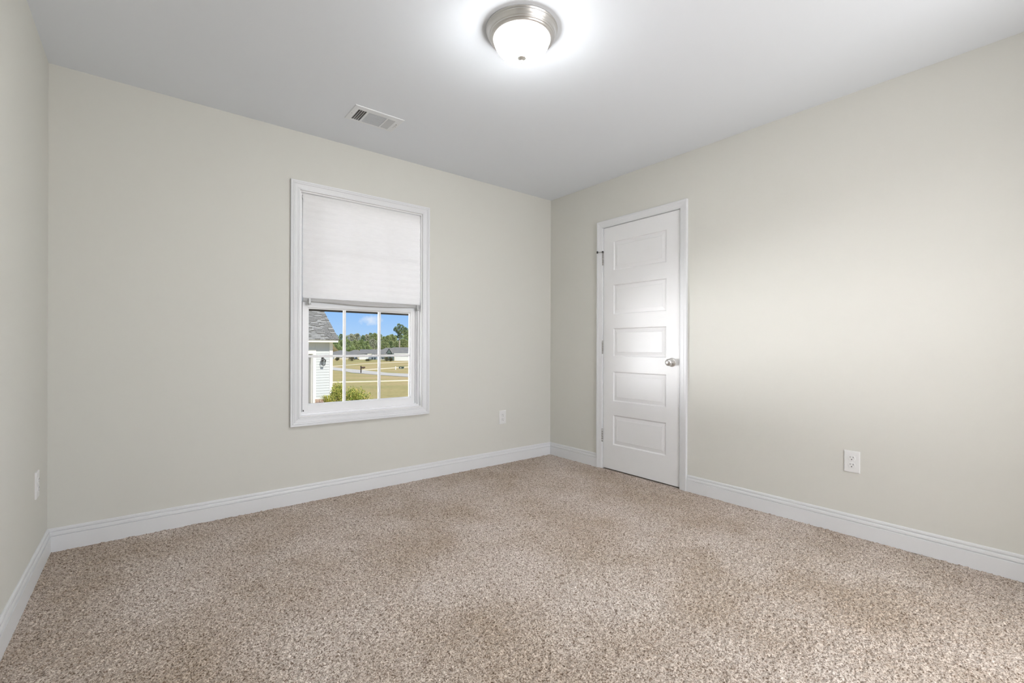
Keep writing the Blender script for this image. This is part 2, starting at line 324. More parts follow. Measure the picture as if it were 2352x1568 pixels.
# hinges on the left (towards the corner)
for zc, stop in ((1.780, True), (1.027, False), (0.280, False)):
    m = MB(); y = -0.6515; n = .006
    for k in range(5):
        za = zc - .050 + k * .020; m.tube([MD(y, za + .0006, n), MD(y, za + .0194, n)], .0062, 14)
    m.tube([MD(y, zc - .053, n), MD(y, zc + .054, n)], .0036, 10)
    m.lathe([(0.0, .062), (.005, .059), (.0062, .055), (.0062, .0505)], MD(y, zc, n), (0, 0, 1), 12)
    m.box(MD(y - .003, zc - .05, .001), MD(y + .010, zc + .05, .0035))
    hg = m.build('hinge', STEEL, door)
    if stop:
        m = MB(); zt = zc + .058
        m.tube([MD(y, zt - .004, n), MD(y, zt + .006, n)], .010, 16)
        m.tube([MD(y, zt + .001, n), MD(y + .020, zt + .001, n + .020), MD(y + .030, zt + .001, n + .030)], .0035, 8)
        m.tube([MD(y, zt + .001, n), MD(y - .012, zt + .001, n + .016)], .0035, 8)
        st = m.build('hinge_stop', STEEL, hg)
        m = MB(); m.tube([MD(y + .028, zt + .001, n + .028), MD(y + .037, zt + .001, n + .037)], .0095, 16)
        m.tube([MD(y - .011, zt + .001, n + .014), MD(y - .015, zt + .001, n + .020)], .007, 16)
        m.build('bumper', RUBBER, hg)
# knob
kc = Vector(MD(-1.3085, 0.921, NF)); m = MB()
m.lathe([(0, .012), (.014, .0125), (.022, .0115), (.027, .0090), (.0310, .0080), (.0330, .0055), (.0335, .002), (.0335, 0)], kc, (-1, 0, 0), 48)
ro = m.build('rosette', NICKEL, door, origin=kc); m = MB()
m.lathe([(.0115, .008), (.0115, .022), (.0135, .026), (.0200, .030), (.0245, .036), (.0262, .043), (.0258, .050), (.0225, .0565), (.0200, .0580), (.0185, .0585), (.0175, .0595), (.012, .0625), (.006, .0638), (.0, .0642)], kc, (-1, 0, 0), 48)
m.build('knob', NICKEL, door, origin=kc)

# ------------------------------------------------------------------ window
win = empty('window_1', (-1.816, 0, OZ0), 'white framed window with a grid in its lower sash', 'window', kind='structure')
WP = [(0, 0), (0, .009), (.003, .011), (.008, .0112), (.009, .0085), (.0105, .0085), (.0115, .0100), (.016, .0105), (.017, .0085), (.0185, .0088), (.036, .0125), (.037, .0110), (.0385, .0112), (.044, .0165), (.048, .0175), (.0495, .0145), (.052, .0145), (.053, .0180), (.060, .0195), (.0640, .0180), (.065, .0155), (.065, 0)]
m = MB(); m.sweep([(-2.2595, .5635), (-2.2595, 2.0590), (-1.3705, 2.0590), (-1.3705, .5635)], [(a_ * .9, b_) for a_, b_ in WP], MW, closed=True); m.build('window_casing', TRIM, win)
# vinyl frame: stepped jamb, head and sloping sill
m = MB(); m.sweep([(OX0, OZ0), (OX0, OZ1), (OX1, OZ1), (OX1, OZ0)],
   [(0.0, 0.0), (-.006, 0.0), (-.006, -.030), (-.018, -.031), (-.018, -.052), (-.024, -.053), (-.024, -.135), (0, -.135)], MW, closed=True)
m.build('window_frame', VINYL, win)
ZM = 1.318
def sash(name, x0, x1, z0, z1, n0, n1, fw, fb, ft):
    m = MB(); prof_s = []
    m.cbox(MW(x0, z0, n0), MW(x0 + fw, z1, n1), .003).cbox(MW(x1 - fw, z0, n0), MW(x1, z1, n1), .003)
    m.cbox(MW(x0 + fw - .003, z0, n0), MW(x1 - fw + .003, z0 + fb, n1), .003).cbox(MW(x0 + fw - .003, z1 - ft, n0), MW(x1 - fw + .003, z1, n1), .003)
    # glazing bead
    a = .008; nb0 = n1 - .0112
    for q in ((x0+fw, x0+fw+a, z0+fb, z1-ft), (x1-fw-a, x1-fw, z0+fb, z1-ft), (x0+fw+a, x1-fw-a, z0+fb, z0+fb+a), (x0+fw+a, x1-fw-a, z1-ft-a, z1-ft)):
        m.box(MW(q[0], q[2], n0 + .008), MW(q[1], q[3], nb0))
    return m.build(name, VINYL, win)
SX0, SX1 = -2.2300, -1.4020
ls = sash('lower_sash', SX0, SX1, .588, 1.338, -.085, -.052, .036, .046, .044)
us = sash('upper_sash', SX0, SX1, 1.305, 2.030, -.125, -.092, .036, .040, .040)
m = MB(); m.box(MW(SX0 + .03, .62, -.0665), MW(SX1 - .03, 1.30, -.0705)); m.build('glass_pane', GLASS, ls)
m = MB(); m.box(MW(SX0 + .03, 1.34, -.1065), MW(SX1 - .03, 1.996, -.1105)); m.build('glass_pane', GLASS, us)
gx0, gx1, gz0, gz1 = SX0 + .030, SX1 - .030, .623, 1.302
m = MB()
for x in (-1.9450, -1.6870): m.cbox(MW(x - .0095, gz0, -.076), MW(x + .0095, gz1, -.062), .003)
m.cbox(MW(gx0, .9545, -.0755), MW(gx1, .9715, -.0625), .003); m.build('muntin_grid', VINYL, ls)
m = MB()
for x in (-1.9450, -1.6870): m.cbox(MW(x - .011, 1.345, -.116), MW(x + .011, 1.99, -.102), .003)
m.cbox(MW(gx0, 1.657, -.1155), MW(gx1, 1.679, -.1025), .003); m.build('muntin_grid', VINYL, us)
m = MB(); m.cbox(MW(SX0 + .004, 1.277, -.136), MW(SX1 - .004, 1.3045, -.126), .002); m.build('screen_bar', BRONZE, win)
m = MB(); m.cbox(MW(-2.2245, .594, -.040), MW(-2.2215, .604, -.052), .001); m.build('sash_latch', RUBBER, win)

# pleated paper shade (temporary stick-up shade with clips)
sh = empty('window_shade', (-1.805, -0.0, 1.34), 'white pleated paper shade pulled halfway down in the window', 'window shade')
m = MB(); xs0, xs1 = -2.2365, -1.3790; zt, zb = 2.046, 1.352; NZ = 240; NX = 40; vs = []
rnd = random.Random(5)
for j in range(NZ + 1):
    z = zt + (zb - zt) * j / NZ; ph = (zt - z) / .046
    for i in range(NX + 1):
        s_ = i / NX; tri = abs((ph % 1) - .5) * 2
        edge = .0028 * math.cos(2 * math.pi * ph)
        x = xs0 + (xs1 - xs0) * s_ + (edge if i == 0 else (-edge if i == NX else 0))
        n = -.018 + .0016 * (tri - .5) + .0010 * math.sin(7 * s_ + z * 9) + .0007 * math.sin(23 * s_ - z * 31)
        vs.append(MW(x, z, n))
W_ = NX + 1; m.add(vs, [(j*W_+i, j*W_+i+1, (j+1)*W_+i+1, (j+1)*W_+i) for j in range(NZ) for i in range(NX)], True)
m.build('shade_fabric', SHADE, sh)
HEM = mat('stacked_shaded_paper', (0.60, 0.60, 0.60), .8)  # grey of the dense stack, with its underside shade put into the colour
# gathered bottom pleats: a folded stack bowing into the room
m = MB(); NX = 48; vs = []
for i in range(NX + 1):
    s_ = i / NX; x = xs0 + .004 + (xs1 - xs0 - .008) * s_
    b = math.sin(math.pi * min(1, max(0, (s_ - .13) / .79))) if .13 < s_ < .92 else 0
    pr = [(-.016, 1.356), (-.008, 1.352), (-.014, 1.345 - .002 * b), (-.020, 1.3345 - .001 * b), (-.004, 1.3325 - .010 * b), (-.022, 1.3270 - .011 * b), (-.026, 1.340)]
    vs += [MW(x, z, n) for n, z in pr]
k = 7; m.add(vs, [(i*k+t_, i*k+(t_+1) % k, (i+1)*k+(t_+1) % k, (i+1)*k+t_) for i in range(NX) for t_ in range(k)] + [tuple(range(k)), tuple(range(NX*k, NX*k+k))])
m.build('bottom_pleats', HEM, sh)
CLIP = mat('clear_grey_plastic', (0.55, 0.56, 0.56), .3)
for x in (-2.196, -1.405):
    m = MB(); m.cbox(MW(x - .007, 1.312, -.004), MW(x + .007, 1.352, -.0015), .001).cbox(MW(x - .006, 1.306, -.030), MW(x + .006, 1.350, -.027), .001)
    m.cbox(MW(x - .007, 1.322, -.028), MW(x + .007, 1.328, -.003), .001)
    m.add([MW(x-.006, 1.322, -.003), MW(x+.006, 1.322, -.003), MW(x+.008, 1.310, .006), MW(x-.004, 1.310, .006), MW(x-.006, 1.320, -.005), MW(x+.006, 1.320, -.005), MW(x+.008, 1.308, .004), MW(x-.004, 1.308, .004)], [(0,1,2,3),(4,5,6,7),(0,1,5,4),(1,2,6,5),(2,3,7,6),(3,0,4,7)])
    c_ = m.build('shade_clip', CLIP, sh)

# ------------------------------------------------------------------ outlets
def outlet(M, u, v, label):
    o = empty('wall_outlet', M(u, v, 0), label, 'outlet', 'duplex outlets on the walls')
    hw, hh = .0365, .0595; m = MB(); vs = []; fs = []
    R_ = [(0, 0), (0, .0035), (.0015, .0052), (.005, .0060), (.010, .0062)]
    for ins, n in R_: vs += [M(u-hw+ins, v-hh+ins, n), M(u+hw-ins, v-hh+ins, n), M(u+hw-ins, v+hh-ins, n), M(u-hw+ins, v+hh-ins, n)]
    for i in range(len(R_)-1):
        for k in range(4): fs.append((i*4+k, i*4+(k+1) % 4, (i+1)*4+(k+1) % 4, (i+1)*4+k))
    l = (len(R_)-1)*4; fs.append((l, l+1, l+2, l+3)); m.add(vs, fs); m.build('cover_plate', PLAST, o)
    for dv in (-.0195, .0195):
        m = MB(); pts = []
        for k in range(40):
            a = 2*math.pi*k/40; x_ = .0172*math.cos(a); z_ = max(-.0140, min(.0140, .0172*math.sin(a))); pts.append((x_, z_))
        vs = [M(u+a, v+dv+b, .006) for a, b in pts] + [M(u+a*.97, v+dv+b*.97, .0082) for a, b in pts] + [M(u+a*.93, v+dv+b*.93, .0086) for a, b in pts]
        fs = [(i, (i+1) % 40, 40+(i+1) % 40, 40+i) for i in range(40)] + [(40+i, 40+(i+1) % 40, 80+(i+1) % 40, 80+i) for i in range(40)] + [tuple(range(80, 120))]
        m.add(vs, fs); rc = m.build('receptacle', PLAST, o)
        m = MB(); sg = 1
        m.box(M(u-.0075, v+dv+.0010, .0080), M(u-.0055, v+dv+.0095, .0089)).box(M(u+.0055, v+dv+.0020, .0080), M(u+.0075, v+dv+.0090, .0089))
        g = [M(u + .0026*math.cos(2*math.pi*k/16), v+dv-.0070 + .0028*math.sin(2*math.pi*k/16), .0089) for k in range(16)]; m.add(g, [tuple(range(16))])
        m.build('slots', BLACK, rc)
    ax = Vector(M(0, 0, 1)) - Vector(M(0, 0, 0)); m = MB(); m.lathe([(0, .0012), (.0022, .0010), (.003, 0)], M(u, v, .0062), ax, 16); m.build('screw', PLAST, o)
    return o
outlet(MW, -0.5795, 0.4085, 'white duplex outlet on the window wall near the corner')
outlet(MD, -2.4200, 0.4065, 'white duplex outlet right of the closet door')
outlet(ML, -0.2910, 0.4080, 'white duplex outlet on the left wall, seen edge-on')

# ------------------------------------------------------------------ ceiling vent
vt = empty('ceiling_vent', (-1.944, -0.478, H), 'white rectangular metal air register set in the ceiling', 'vent')
FX0, FX1, FY0, FY1 = -2.098, -1.792, -0.577, -0.379; z = H
banks = [(-2.066, -2.014), (-2.003, -1.889), (-1.880, -1.833)]; by0, by1 = -0.535, -0.400
m = MB(); vs = []; xs_ = [FX0 + .003, banks[0][0], banks[0][1], banks[1][0], banks[1][1], banks[2][0], banks[2][1], FX1 - .003]
zf = H - .004
m.box((xs_[0], FY0+.003, zf), (xs_[7], by0, H-.002)).box((xs_[0], by1, zf), (xs_[7], FY1-.003, H-.002))
for a, b in ((0, 1), (2, 3), (4, 5), (6, 7)): m.box((xs_[a], by0, zf), (xs_[b], by1, H-.002))
ring = [(FX0, FY0), (FX1, FY0), (FX1, FY1), (FX0, FY1)]; inn = [(FX0+.003, FY0+.003), (FX1-.003, FY0+.003), (FX1-.003, FY1-.003), (FX0+.003, FY1-.003)]
m.add([(x, y, H) for x, y in ring] + [(x, y, H-.0012) for x, y in ring] + [(x, y, zf) for x, y in inn], [(k, (k+1) % 4, 4+(k+1) % 4, 4+k) for k in range(4)] + [(4+k, 4+(k+1) % 4, 8+(k+1) % 4, 8+k) for k in range(4)])
VENTM = mat('white_enamel', (0.86, 0.88, 0.90), .4)
m.build('face_plate', VENTM, vt)
def slat(m, p0, p1, lean, hgt=.010, th=.0006):
    a = Vector(p0); b = Vector(p1); l = Vector(lean).normalized() * hgt; d = (b-a).normalized(); n_ = d.cross(l).normalized() * th
    m.add([a-n_, b-n_, b+l-n_, a+l-n_, a+n_, b+n_, b+l+n_, a+l+n_], [(0,1,2,3),(4,5,6,7),(0,1,5,4),(1,2,6,5),(2,3,7,6),(3,0,4,7)])
m = MB()
for k in range(5):
    x = banks[0][0] + (banks[0][1]-banks[0][0]) * k / 4; slat(m, (x, by0, zf), (x, by1, zf), (.75, 0, 1), .012, .0009)
for k in range(13):
    y = by0 + (by1-by0) * k / 12; slat(m, (banks[1][0], y, zf), (banks[1][1], y, zf), (0, .35, 1), .011, .0007)
for k in range(5):
    x = banks[2][0] + (banks[2][1]-banks[2][0]) * k / 4; slat(m, (x, by0, zf), (x, by1, zf), (-1.3, 0, 1), .013, .0009)
m.build('louvres', VENTM, vt)
m = MB(); c = .0005
m.add([(VX0+c,VY0+c,H-.003),(VX1-c,VY0+c,H-.003),(VX1-c,VY1-c,H-.003),(VX0+c,VY1-c,H-.003),(VX0+c,VY0+c,H+.18),(VX1-c,VY0+c,H+.18),(VX1-c,VY1-c,H+.18),(VX0+c,VY1-c,H+.18)],[(4,5,6,7),(0,1,5,4),(1,2,6,5),(2,3,7,6),(3,0,4,7)])
m.build('duct', DUCT, vt)
m = MB(); m.box((-1.8145, -.500, zf-.0005), (-1.8130, -.445, zf+.0002)); m.tube([(-1.8138, -.499, zf-.005), (-1.8138, -.499, zf)], .0028, 10); m.build('damper_lever', STEEL, vt)
for x in (-2.083, -1.806): m = MB(); m.lathe([(0, .0015), (.002, .001), (.003, 0)], (x, -.468, zf), (0, 0, -1), 12); m.build('screw', STEEL, vt)

# ------------------------------------------------------------------ ceiling lamp
LC = Vector((-1.744, -1.659, H)); lp = empty('ceiling_light', LC, 'flush brushed nickel ceiling light with frosted glass bowl', 'ceiling light')
PAN = [(.100, 0), (.1660, 0), (.1675, .003), (.1675, .007), (.1600, .0085), (.1600, .0115), (.1655, .013), (.1655, .016), (.1620, .019), (.1585, .026), (.1560, .034), (.1535, .038), (.1525, .0385), (.1530, .042), (.1500, .046), (.1480, .0465), (.1475, .050), (.1440, .054), (.1380, .056), (.1320, .0565), (.1290, .052)]
m = MB(); m.lathe([(r_ * .945, d_ * .86) for r_, d_ in PAN], LC, seg=96)
m.build('pan', NICKEL, lp, origin=LC)
def lamp_glass():
    m = bpy.data.materials.new('frosted_lit_glass'); m.use_nodes = True; t = m.node_tree; b = t.nodes['Principled BSDF']
    b.inputs['Base Color'].default_value = (.9, .9, .9, 1); b.inputs['Roughness'].default_value = .25
    b.inputs['Emission Color'].default_value = (0.975, 0.985, 1.0, 1); b.inputs['Emission Strength'].default_value = LAMP_E
    co = N(t, 'ShaderNodeTexCoord'); sp = N(t, 'ShaderNodeSeparateXYZ'); t.links.new(co.outputs['Object'], sp.inputs[0])
    mr_ = N(t, 'ShaderNodeMapRange'); mr_.inputs[1].default_value = -.058; mr_.inputs[2].default_value = -.124; mr_.inputs[3].default_value = LAMP_E * .07; mr_.inputs[4].default_value = LAMP_E * 1.75
    t.links.new(sp.outputs['Z'], mr_.inputs[0]); t.links.new(mr_.outputs[0], b.inputs['Emission Strength'])
    return m
m = MB(); pf = []
for k in range(25):
    a = math.pi / 2 * k / 24; pf.append((.1225 * math.cos(a) ** .92 if k < 24 else 0.0, .045 + .080 * math.sin(a)))
m.lathe(pf, LC, seg=96); m.build('glass_bowl', lamp_glass(), lp, origin=LC)
m = MB(); zc = .124
m.lathe([(.0, zc-.004), (.0195, zc-.001), (.0205, zc+.001), (.0190, zc+.003), (.0120, zc+.007), (.0060, zc+.010), (.0040, zc+.013), (.0060, zc+.016), (.0065, zc+.019), (.0045, zc+.023), (.0025, zc+.026), (.0, zc+.028)], LC, seg=32)
m.build('finial', NICKEL, lp, origin=LC)

# ================================================================== outdoors
def un(px, py):
    u = px - 1176; v = py - 784; c, s = math.cos(ROLL), math.sin(ROLL); return 1176 + u*c + v*s, 784 - u*s + v*c
DS = [-60, 0, 18, 77, 161, 600]; DV = [1.3, 1.55, 2.27, 4.53, 5.15, 5.6]
def drop(s): return float(np.interp(s, DS, DV))
def ground_z(x, y): return CAMH - drop((Vector((x, y, 0)) - Vector((CAMX, CAMY, 0))).dot(F))
def on_ground(px, py, lift=0.0):
    px, py = un(px, py); k = (py - HOR) / FPX; lo, hi = 3.0, 500.0
    for _ in range(60):
        mid = (lo+hi)/2
        if drop(mid)/mid > k: lo = mid
        else: hi = mid
    d = F + R*((px-1176)/FPX); P = CAM + d*lo; P.z = CAMH - drop(lo) + lift; return P
def at_depth(px, py, s):
    px, py = un(px, py); return CAM + (F + R*((px-1176)/FPX) + U*((HOR-py)/FPX)) * s

LAWN = mat('dry_autumn_lawn', (0.42, 0.345, 0.115), .95, spec=.1, noise=(.06, (0.50, 0.385, 0.150), 8))
def lawn_mat():
    m = bpy.data.materials.new('autumn_lawn'); m.use_nodes = True; t = m.node_tree; b = t.nodes['Principled BSDF']; b.inputs['Roughness'].default_value = .95; b.inputs['Specular IOR Level'].default_value = .1
    co = N(t, 'ShaderNodeTexCoord'); n = N(t, 'ShaderNodeTexNoise'); n.inputs['Scale'].default_value = .07; n.inputs['Detail'].default_value = 9; n.inputs['Roughness'].default_value = .6
    t.links.new(co.outputs['Object'], n.inputs['Vector'])
    r = N(t, 'ShaderNodeValToRGB'); e = r.color_ramp.elements; e[0].position = .35; e[0].color = (0.36, 0.335, 0.150, 1); e[1].position = .66; e[1].color = (0.57, 0.42, 0.26, 1)
    q = e.new(.5); q.color = (0.47, 0.38, 0.19, 1)
    t.links.new(n.outputs['Fac'], r.inputs[0]); n2 = N(t, 'ShaderNodeTexNoise'); n2.inputs['Scale'].default_value = 4; n2.inputs['Detail'].default_value = 6; t.links.new(co.outputs['Object'], n2.inputs['Vector'])
    r2_ = N(t, 'ShaderNodeValToRGB'); r2_.color_ramp.elements[0].position = .3; r2_.color_ramp.elements[1].position = .7; r2_.color_ramp.elements[0].color = (.85, .85, .8, 1); r2_.color_ramp.elements[1].color = (1.12, 1.12, 1.1, 1)
    t.links.new(n2.outputs['Fac'], r2_.inputs[0]); mu = N(t, 'ShaderNodeMixRGB', blend_type='MULTIPLY'); mu.inputs[0].default_value = 1
    t.links.new(r.outputs[0], mu.inputs[1]); t.links.new(r2_.outputs[0], mu.inputs[2]); t.links.new(mu.outputs[0], b.inputs['Base Color']); return m
GF = Vector((CAMX, CAMY, 0))
m = MB(); rows = [1.5, 6, 12, 18, 30, 45, 60, 77, 100, 130, 161, 220, 300, 600]; vs = []
def fr(s, l, dz=0): p = GF + F*s + R*l; return (p.x, p.y, CAMH - drop(s) + dz)
m = MB()
for i in range(len(rows)-1):
    a, b = rows[i], rows[i+1]; m.add([fr(a, -400), fr(a, 400), fr(b, 400), fr(b, -400)], [(0, 1, 2, 3)])
m.add([fr(-60, -400), fr(-60, 400), fr(1.5, 400), fr(1.5, -400)], [(0,1,2,3)])
bmg = m.build('lawn', lawn_mat()); tag(bmg, 'dry autumn lawn sloping away outside the window', 'lawn', kind='structure')
CONC = mat('pale_concrete', (0.80, 0.73, 0.60), .95, spec=.05, noise=(2, (0.74, 0.67, 0.53), 5)); ASPH = mat('grey_asphalt', (0.60, 0.565, 0.53), .95, spec=.05, noise=(1.5, (0.57, 0.54, 0.52), 5))
def ribbon(name, top, bot, mt, label, cat, lift, e0=1.5):
    """strip between two pixel-derived ground lines, continued past both ends"""
    A = [on_ground(*p) for p in top]; B = [on_ground(*p) for p in bot]
    for L_ in (A, B): L_.insert(0, L_[0] + (L_[0]-L_[1]) * e0); L_.append(L_[-1] + (L_[-1]-L_[-2]) * 1.5)
    K = 8; A2 = [A[i].lerp(A[i+1], k/K) for i in range(len(A)-1) for k in range(K)] + [A[-1]]; B2 = [B[i].lerp(B[i+1], k/K) for i in range(len(B)-1) for k in range(K)] + [B[-1]]
    n = len(A2); vs = []
    for P in A2: vs.append((P.x, P.y, ground_z(P.x, P.y) + lift))
    for P in B2: vs.append((P.x, P.y, ground_z(P.x, P.y) + lift))
    vs += [(x, y, z - .3) for x, y, z in vs]; k = 2*n
    fs = [(i, i+1, n+i+1, n+i) for i in range(n-1)] + [(n+i, n+i+1, k+n+i+1, k+n+i) for i in range(n-1)] + [(i, i+1, k+i+1, k+i) for i in range(n-1)]
    m = MB(); m.add(vs, fs); return tag(m.build(name, mt), label, cat, kind='structure')
ribbon('road', [(700, 838), (760, 842.8), (793, 846.5), (840, 851), (875, 854.8), (940, 858.8)], [(700, 845), (760, 849.5), (793, 853.0), (840, 858.6), (875, 861.5), (940, 866)], ASPH, 'grey asphalt street curving past the lawns', 'road', .05)
ribbon('sidewalk', [(700, 878.2), (760, 877.3), (850, 875.6), (940, 873.0)], [(700, 880.0), (760, 879.0), (850, 877.2), (940, 874.6)], CONC, 'straight concrete sidewalk on the near lawn', 'sidewalk', .05)
ribbon('sidewalk', [(833, 849.0), (870, 846.6), (905, 844.3), (940, 842.2)], [(833, 850.2), (870, 848.0), (905, 845.5), (940, 843.3)], CONC, 'concrete sidewalk across the street beside the white post', 'sidewalk', .06, .02)
ribbon('sidewalk', [(700, 845.0), (760, 841.4), (795, 838.2), (830, 835.6), (868, 833.6), (940, 830.6)], [(700, 846.2), (760, 842.3), (795, 839.0), (830, 836.3), (868, 834.2), (940, 831.3)], CONC, 'farthest thin sidewalk in front of the distant houses', 'sidewalk', .05)

# --- garage wing with siding, seen at the left of the view
YG = on_ground(763, 927).y; SG = (on_ground(763, 927) - CAM).dot(F)
def on_wall(px, py, y=YG):
    px, py = un(px, py); d = F + R*((px-1176)/FPX); s = (y - CAMY) / d.y; P = CAM + d*s; return P.x, CAMH + (HOR-py)/FPX*s
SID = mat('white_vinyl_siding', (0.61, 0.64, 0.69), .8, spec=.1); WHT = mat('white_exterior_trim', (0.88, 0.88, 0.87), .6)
GREYD = mat('grey_garage_door_paint', (0.72, 0.72, 0.74), .6)
gx, _ = on_wall(763, 860); zeave = on_wall(763, 786)[1]; zbot = on_wall(740, 915)[1]; zg = ground_z(gx, YG) - .1
xs_l = on_wall(724.5, 860)[0]; xj = on_wall(718, 860)[0]
gar = empty('garage_wing', (gx, YG, zg), 'white sided garage wing with grey shingle roof outside the window', 'garage')
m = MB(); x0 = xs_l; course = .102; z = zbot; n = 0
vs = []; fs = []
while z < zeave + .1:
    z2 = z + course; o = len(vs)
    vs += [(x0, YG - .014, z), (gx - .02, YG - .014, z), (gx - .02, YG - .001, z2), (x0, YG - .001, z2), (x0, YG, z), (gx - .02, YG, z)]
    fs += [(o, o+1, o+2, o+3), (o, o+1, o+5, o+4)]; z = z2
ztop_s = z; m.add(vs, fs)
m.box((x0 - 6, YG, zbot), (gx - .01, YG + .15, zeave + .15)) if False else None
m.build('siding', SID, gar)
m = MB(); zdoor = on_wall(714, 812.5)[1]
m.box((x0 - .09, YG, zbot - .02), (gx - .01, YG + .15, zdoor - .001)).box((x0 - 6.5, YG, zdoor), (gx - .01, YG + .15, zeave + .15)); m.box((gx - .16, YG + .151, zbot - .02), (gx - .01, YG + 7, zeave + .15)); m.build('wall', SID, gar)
m = MB(); cw = .11; m.box((gx - cw, YG - .025, zbot - .01), (gx + .012, YG, zeave)).box((gx - .008, YG + .001, zbot - .01), (gx + .012, YG + .14, zeave)); m.build('corner_board', WHT, gar)
m = MB(); m.box((x0 - .10, YG - .030, zbot - .35), (x0 + .01, YG - .001, zdoor)).box((x0 - 6.4, YG - .032, zdoor + .001), (x0 + .012, YG - .001, zdoor + .16)).box((x0 + .012, YG - .034, zbot - .05), (gx + .014, YG - .0255, zbot + .02)); m.build('door_trim', WHT, gar)
m = MB(); m.box((x0 - 6.5, YG + .30, zg), (x0 - .02, YG + .36, zdoor + .1)).box((x0 - .14, YG + .02, zg), (x0 - .095, YG + .29, zdoor - .002)); m.build('garage_door', GREYD, gar)
def brick_mat():
    m = bpy.data.materials.new('red_brick'); m.use_nodes = True; t = m.node_tree; b = t.nodes['Principled BSDF']; b.inputs['Roughness'].default_value = .9
    co = N(t, 'ShaderNodeTexCoord'); mp = N(t, 'ShaderNodeMapping'); mp.inputs['Rotation'].default_value = (math.pi/2, 0, 0); t.links.new(co.outputs['Object'], mp.inputs[0])
    br = N(t, 'ShaderNodeTexBrick'); br.inputs['Scale'].default_value = 1; br.inputs['Brick Width'].default_value = .2; br.inputs['Row Height'].default_value = .07; br.inputs['Mortar Size'].default_value = .008
    br.inputs['Color1'].default_value = (.36, .20, .16, 1); br.inputs['Color2'].default_value = (.50, .34, .28, 1); br.inputs['Mortar'].default_value = (.55, .50, .46, 1)
    t.links.new(mp.outputs[0], br.inputs['Vector']); t.links.new(br.outputs['Color'], b.inputs['Base Color']); return m
m = MB(); m.box((x0 - .02, YG - .04, zg - .3), (gx + .03, YG + .2, zbot - .012)); m.build('brick_footing', brick_mat(), gar)
def shingle_mat(name, c1, c2, w_=.24, h_=.105):
    m = bpy.data.materials.new(name); m.use_nodes = True; t = m.node_tree; b = t.nodes['Principled BSDF']; b.inputs['Roughness'].default_value = .95
    co = N(t, 'ShaderNodeTexCoord'); mp = N(t, 'ShaderNodeMapping'); t.links.new(co.outputs['UV'], mp.inputs[0])
    br = N(t, 'ShaderNodeTexBrick'); br.inputs['Scale'].default_value = 1; br.inputs['Brick Width'].default_value = w_; br.inputs['Row Height'].default_value = h_; br.inputs['Mortar Size'].default_value = .012; br.inputs['Bias'].default_value = 0
    br.offset = .37; br.inputs['Color1'].default_value = (*c1, 1); br.inputs['Color2'].default_value = (*c2, 1); br.inputs['Mortar'].default_value = (*[c*.7 for c in c1], 1)
    t.links.new(mp.outputs[0], br.inputs['Vector']); n = N(t, 'ShaderNodeTexNoise'); n.inputs['Scale'].default_value = 5; n.inputs['Detail'].default_value = 6; t.links.new(co.outputs['UV'], n.inputs['Vector'])
    r = N(t, 'ShaderNodeValToRGB'); r.color_ramp.elements[0].position = .35; r.color_ramp.elements[1].position = .65; r.color_ramp.elements[0].color = (.8, .8, .8, 1); r.color_ramp.elements[1].color = (1.15, 1.15, 1.15, 1); t.links.new(n.outputs['Fac'], r.inputs[0])
    mu = N(t, 'ShaderNodeMixRGB', blend_type='MULTIPLY'); mu.inputs[0].default_value = 1; t.links.new(br.outputs['Color'], mu.inputs[1]); t.links.new(r.outputs[0], mu.inputs[2]); t.links.new(mu.outputs[0], b.inputs['Base Color']); return m
SHIN = shingle_mat('grey_architectural_shingle', (.26, .258, .258), (.34, .337, .337))
# roof: plane rising away from us, rake edge on the right; courses as stepped tabs
ov = .40; yE = YG - ov; xr = on_wall(777, 783, yE)[0]; zf0 = on_wall(777, 786, yE)[1]; zf1 = on_wall(777, 779.8, yE)[1]
m = MB(); m.box((x0 - 7, yE, zf0), (xr, yE + .02, zf1)).box((x0 - 7, yE + .02, zf0 + .01), (xr, YG + .02, zf0 + .03)); m.build('fascia', WHT, gar)
pitch = .62; rr = random.Random(3); ex = .105; runs = 47
m = MB(); sl = math.hypot(1, pitch)
m.add([(x0-7, yE-.02, zf1), (xr+.02, yE-.02, zf1), (xr+.02, yE-.02+5, zf1+5*pitch), (x0-7, yE-.02+5, zf1+5*pitch), (x0-7, yE-.02, zf1-.03), (xr+.02, yE-.02, zf1-.03), (xr+.02, yE+4.98, zf1-.03+5*pitch), (x0-7, yE+4.98, zf1-.03+5*pitch)], [(0,1,2,3),(4,5,6,7),(0,1,5,4),(1,2,6,5),(3,0,4,7)])
m.add([(x0-7, yE+4.98, zf1+5*pitch), (xr+.02, yE+4.98, zf1+5*pitch), (xr+.02, yE+9.98, zf1), (x0-7, yE+9.98, zf1)], [(0,1,2,3)])
def slab_uv(o):
    me = o.data; uv = me.uv_layers.new(name='uv')
    for p in me.polygons:
        for li in p.loop_indices:
            v = me.vertices[me.loops[li].vertex_index].co; uv.data[li].uv = (v.x, v.y * sl)
roof_m = m; roof_idx = [0] * len(m.f)
for k in range(runs):
    s0 = k * ex; x = xr + .02
    while x > x0 - 1.2:
        w_ = rr.uniform(.10, .22); x1_ = x - w_
        if rr.random() < .62:
            ya = yE - .02 + s0/sl; yb = ya + (ex+.03)/sl; za = zf1 + (ya-yE+.02)*pitch; zb_ = zf1 + (yb-yE+.02)*pitch
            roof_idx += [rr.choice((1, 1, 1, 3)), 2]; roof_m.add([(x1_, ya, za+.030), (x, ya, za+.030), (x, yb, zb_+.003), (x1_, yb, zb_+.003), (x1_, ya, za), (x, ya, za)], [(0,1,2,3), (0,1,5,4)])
        x = x1_ - rr.uniform(0, .03)
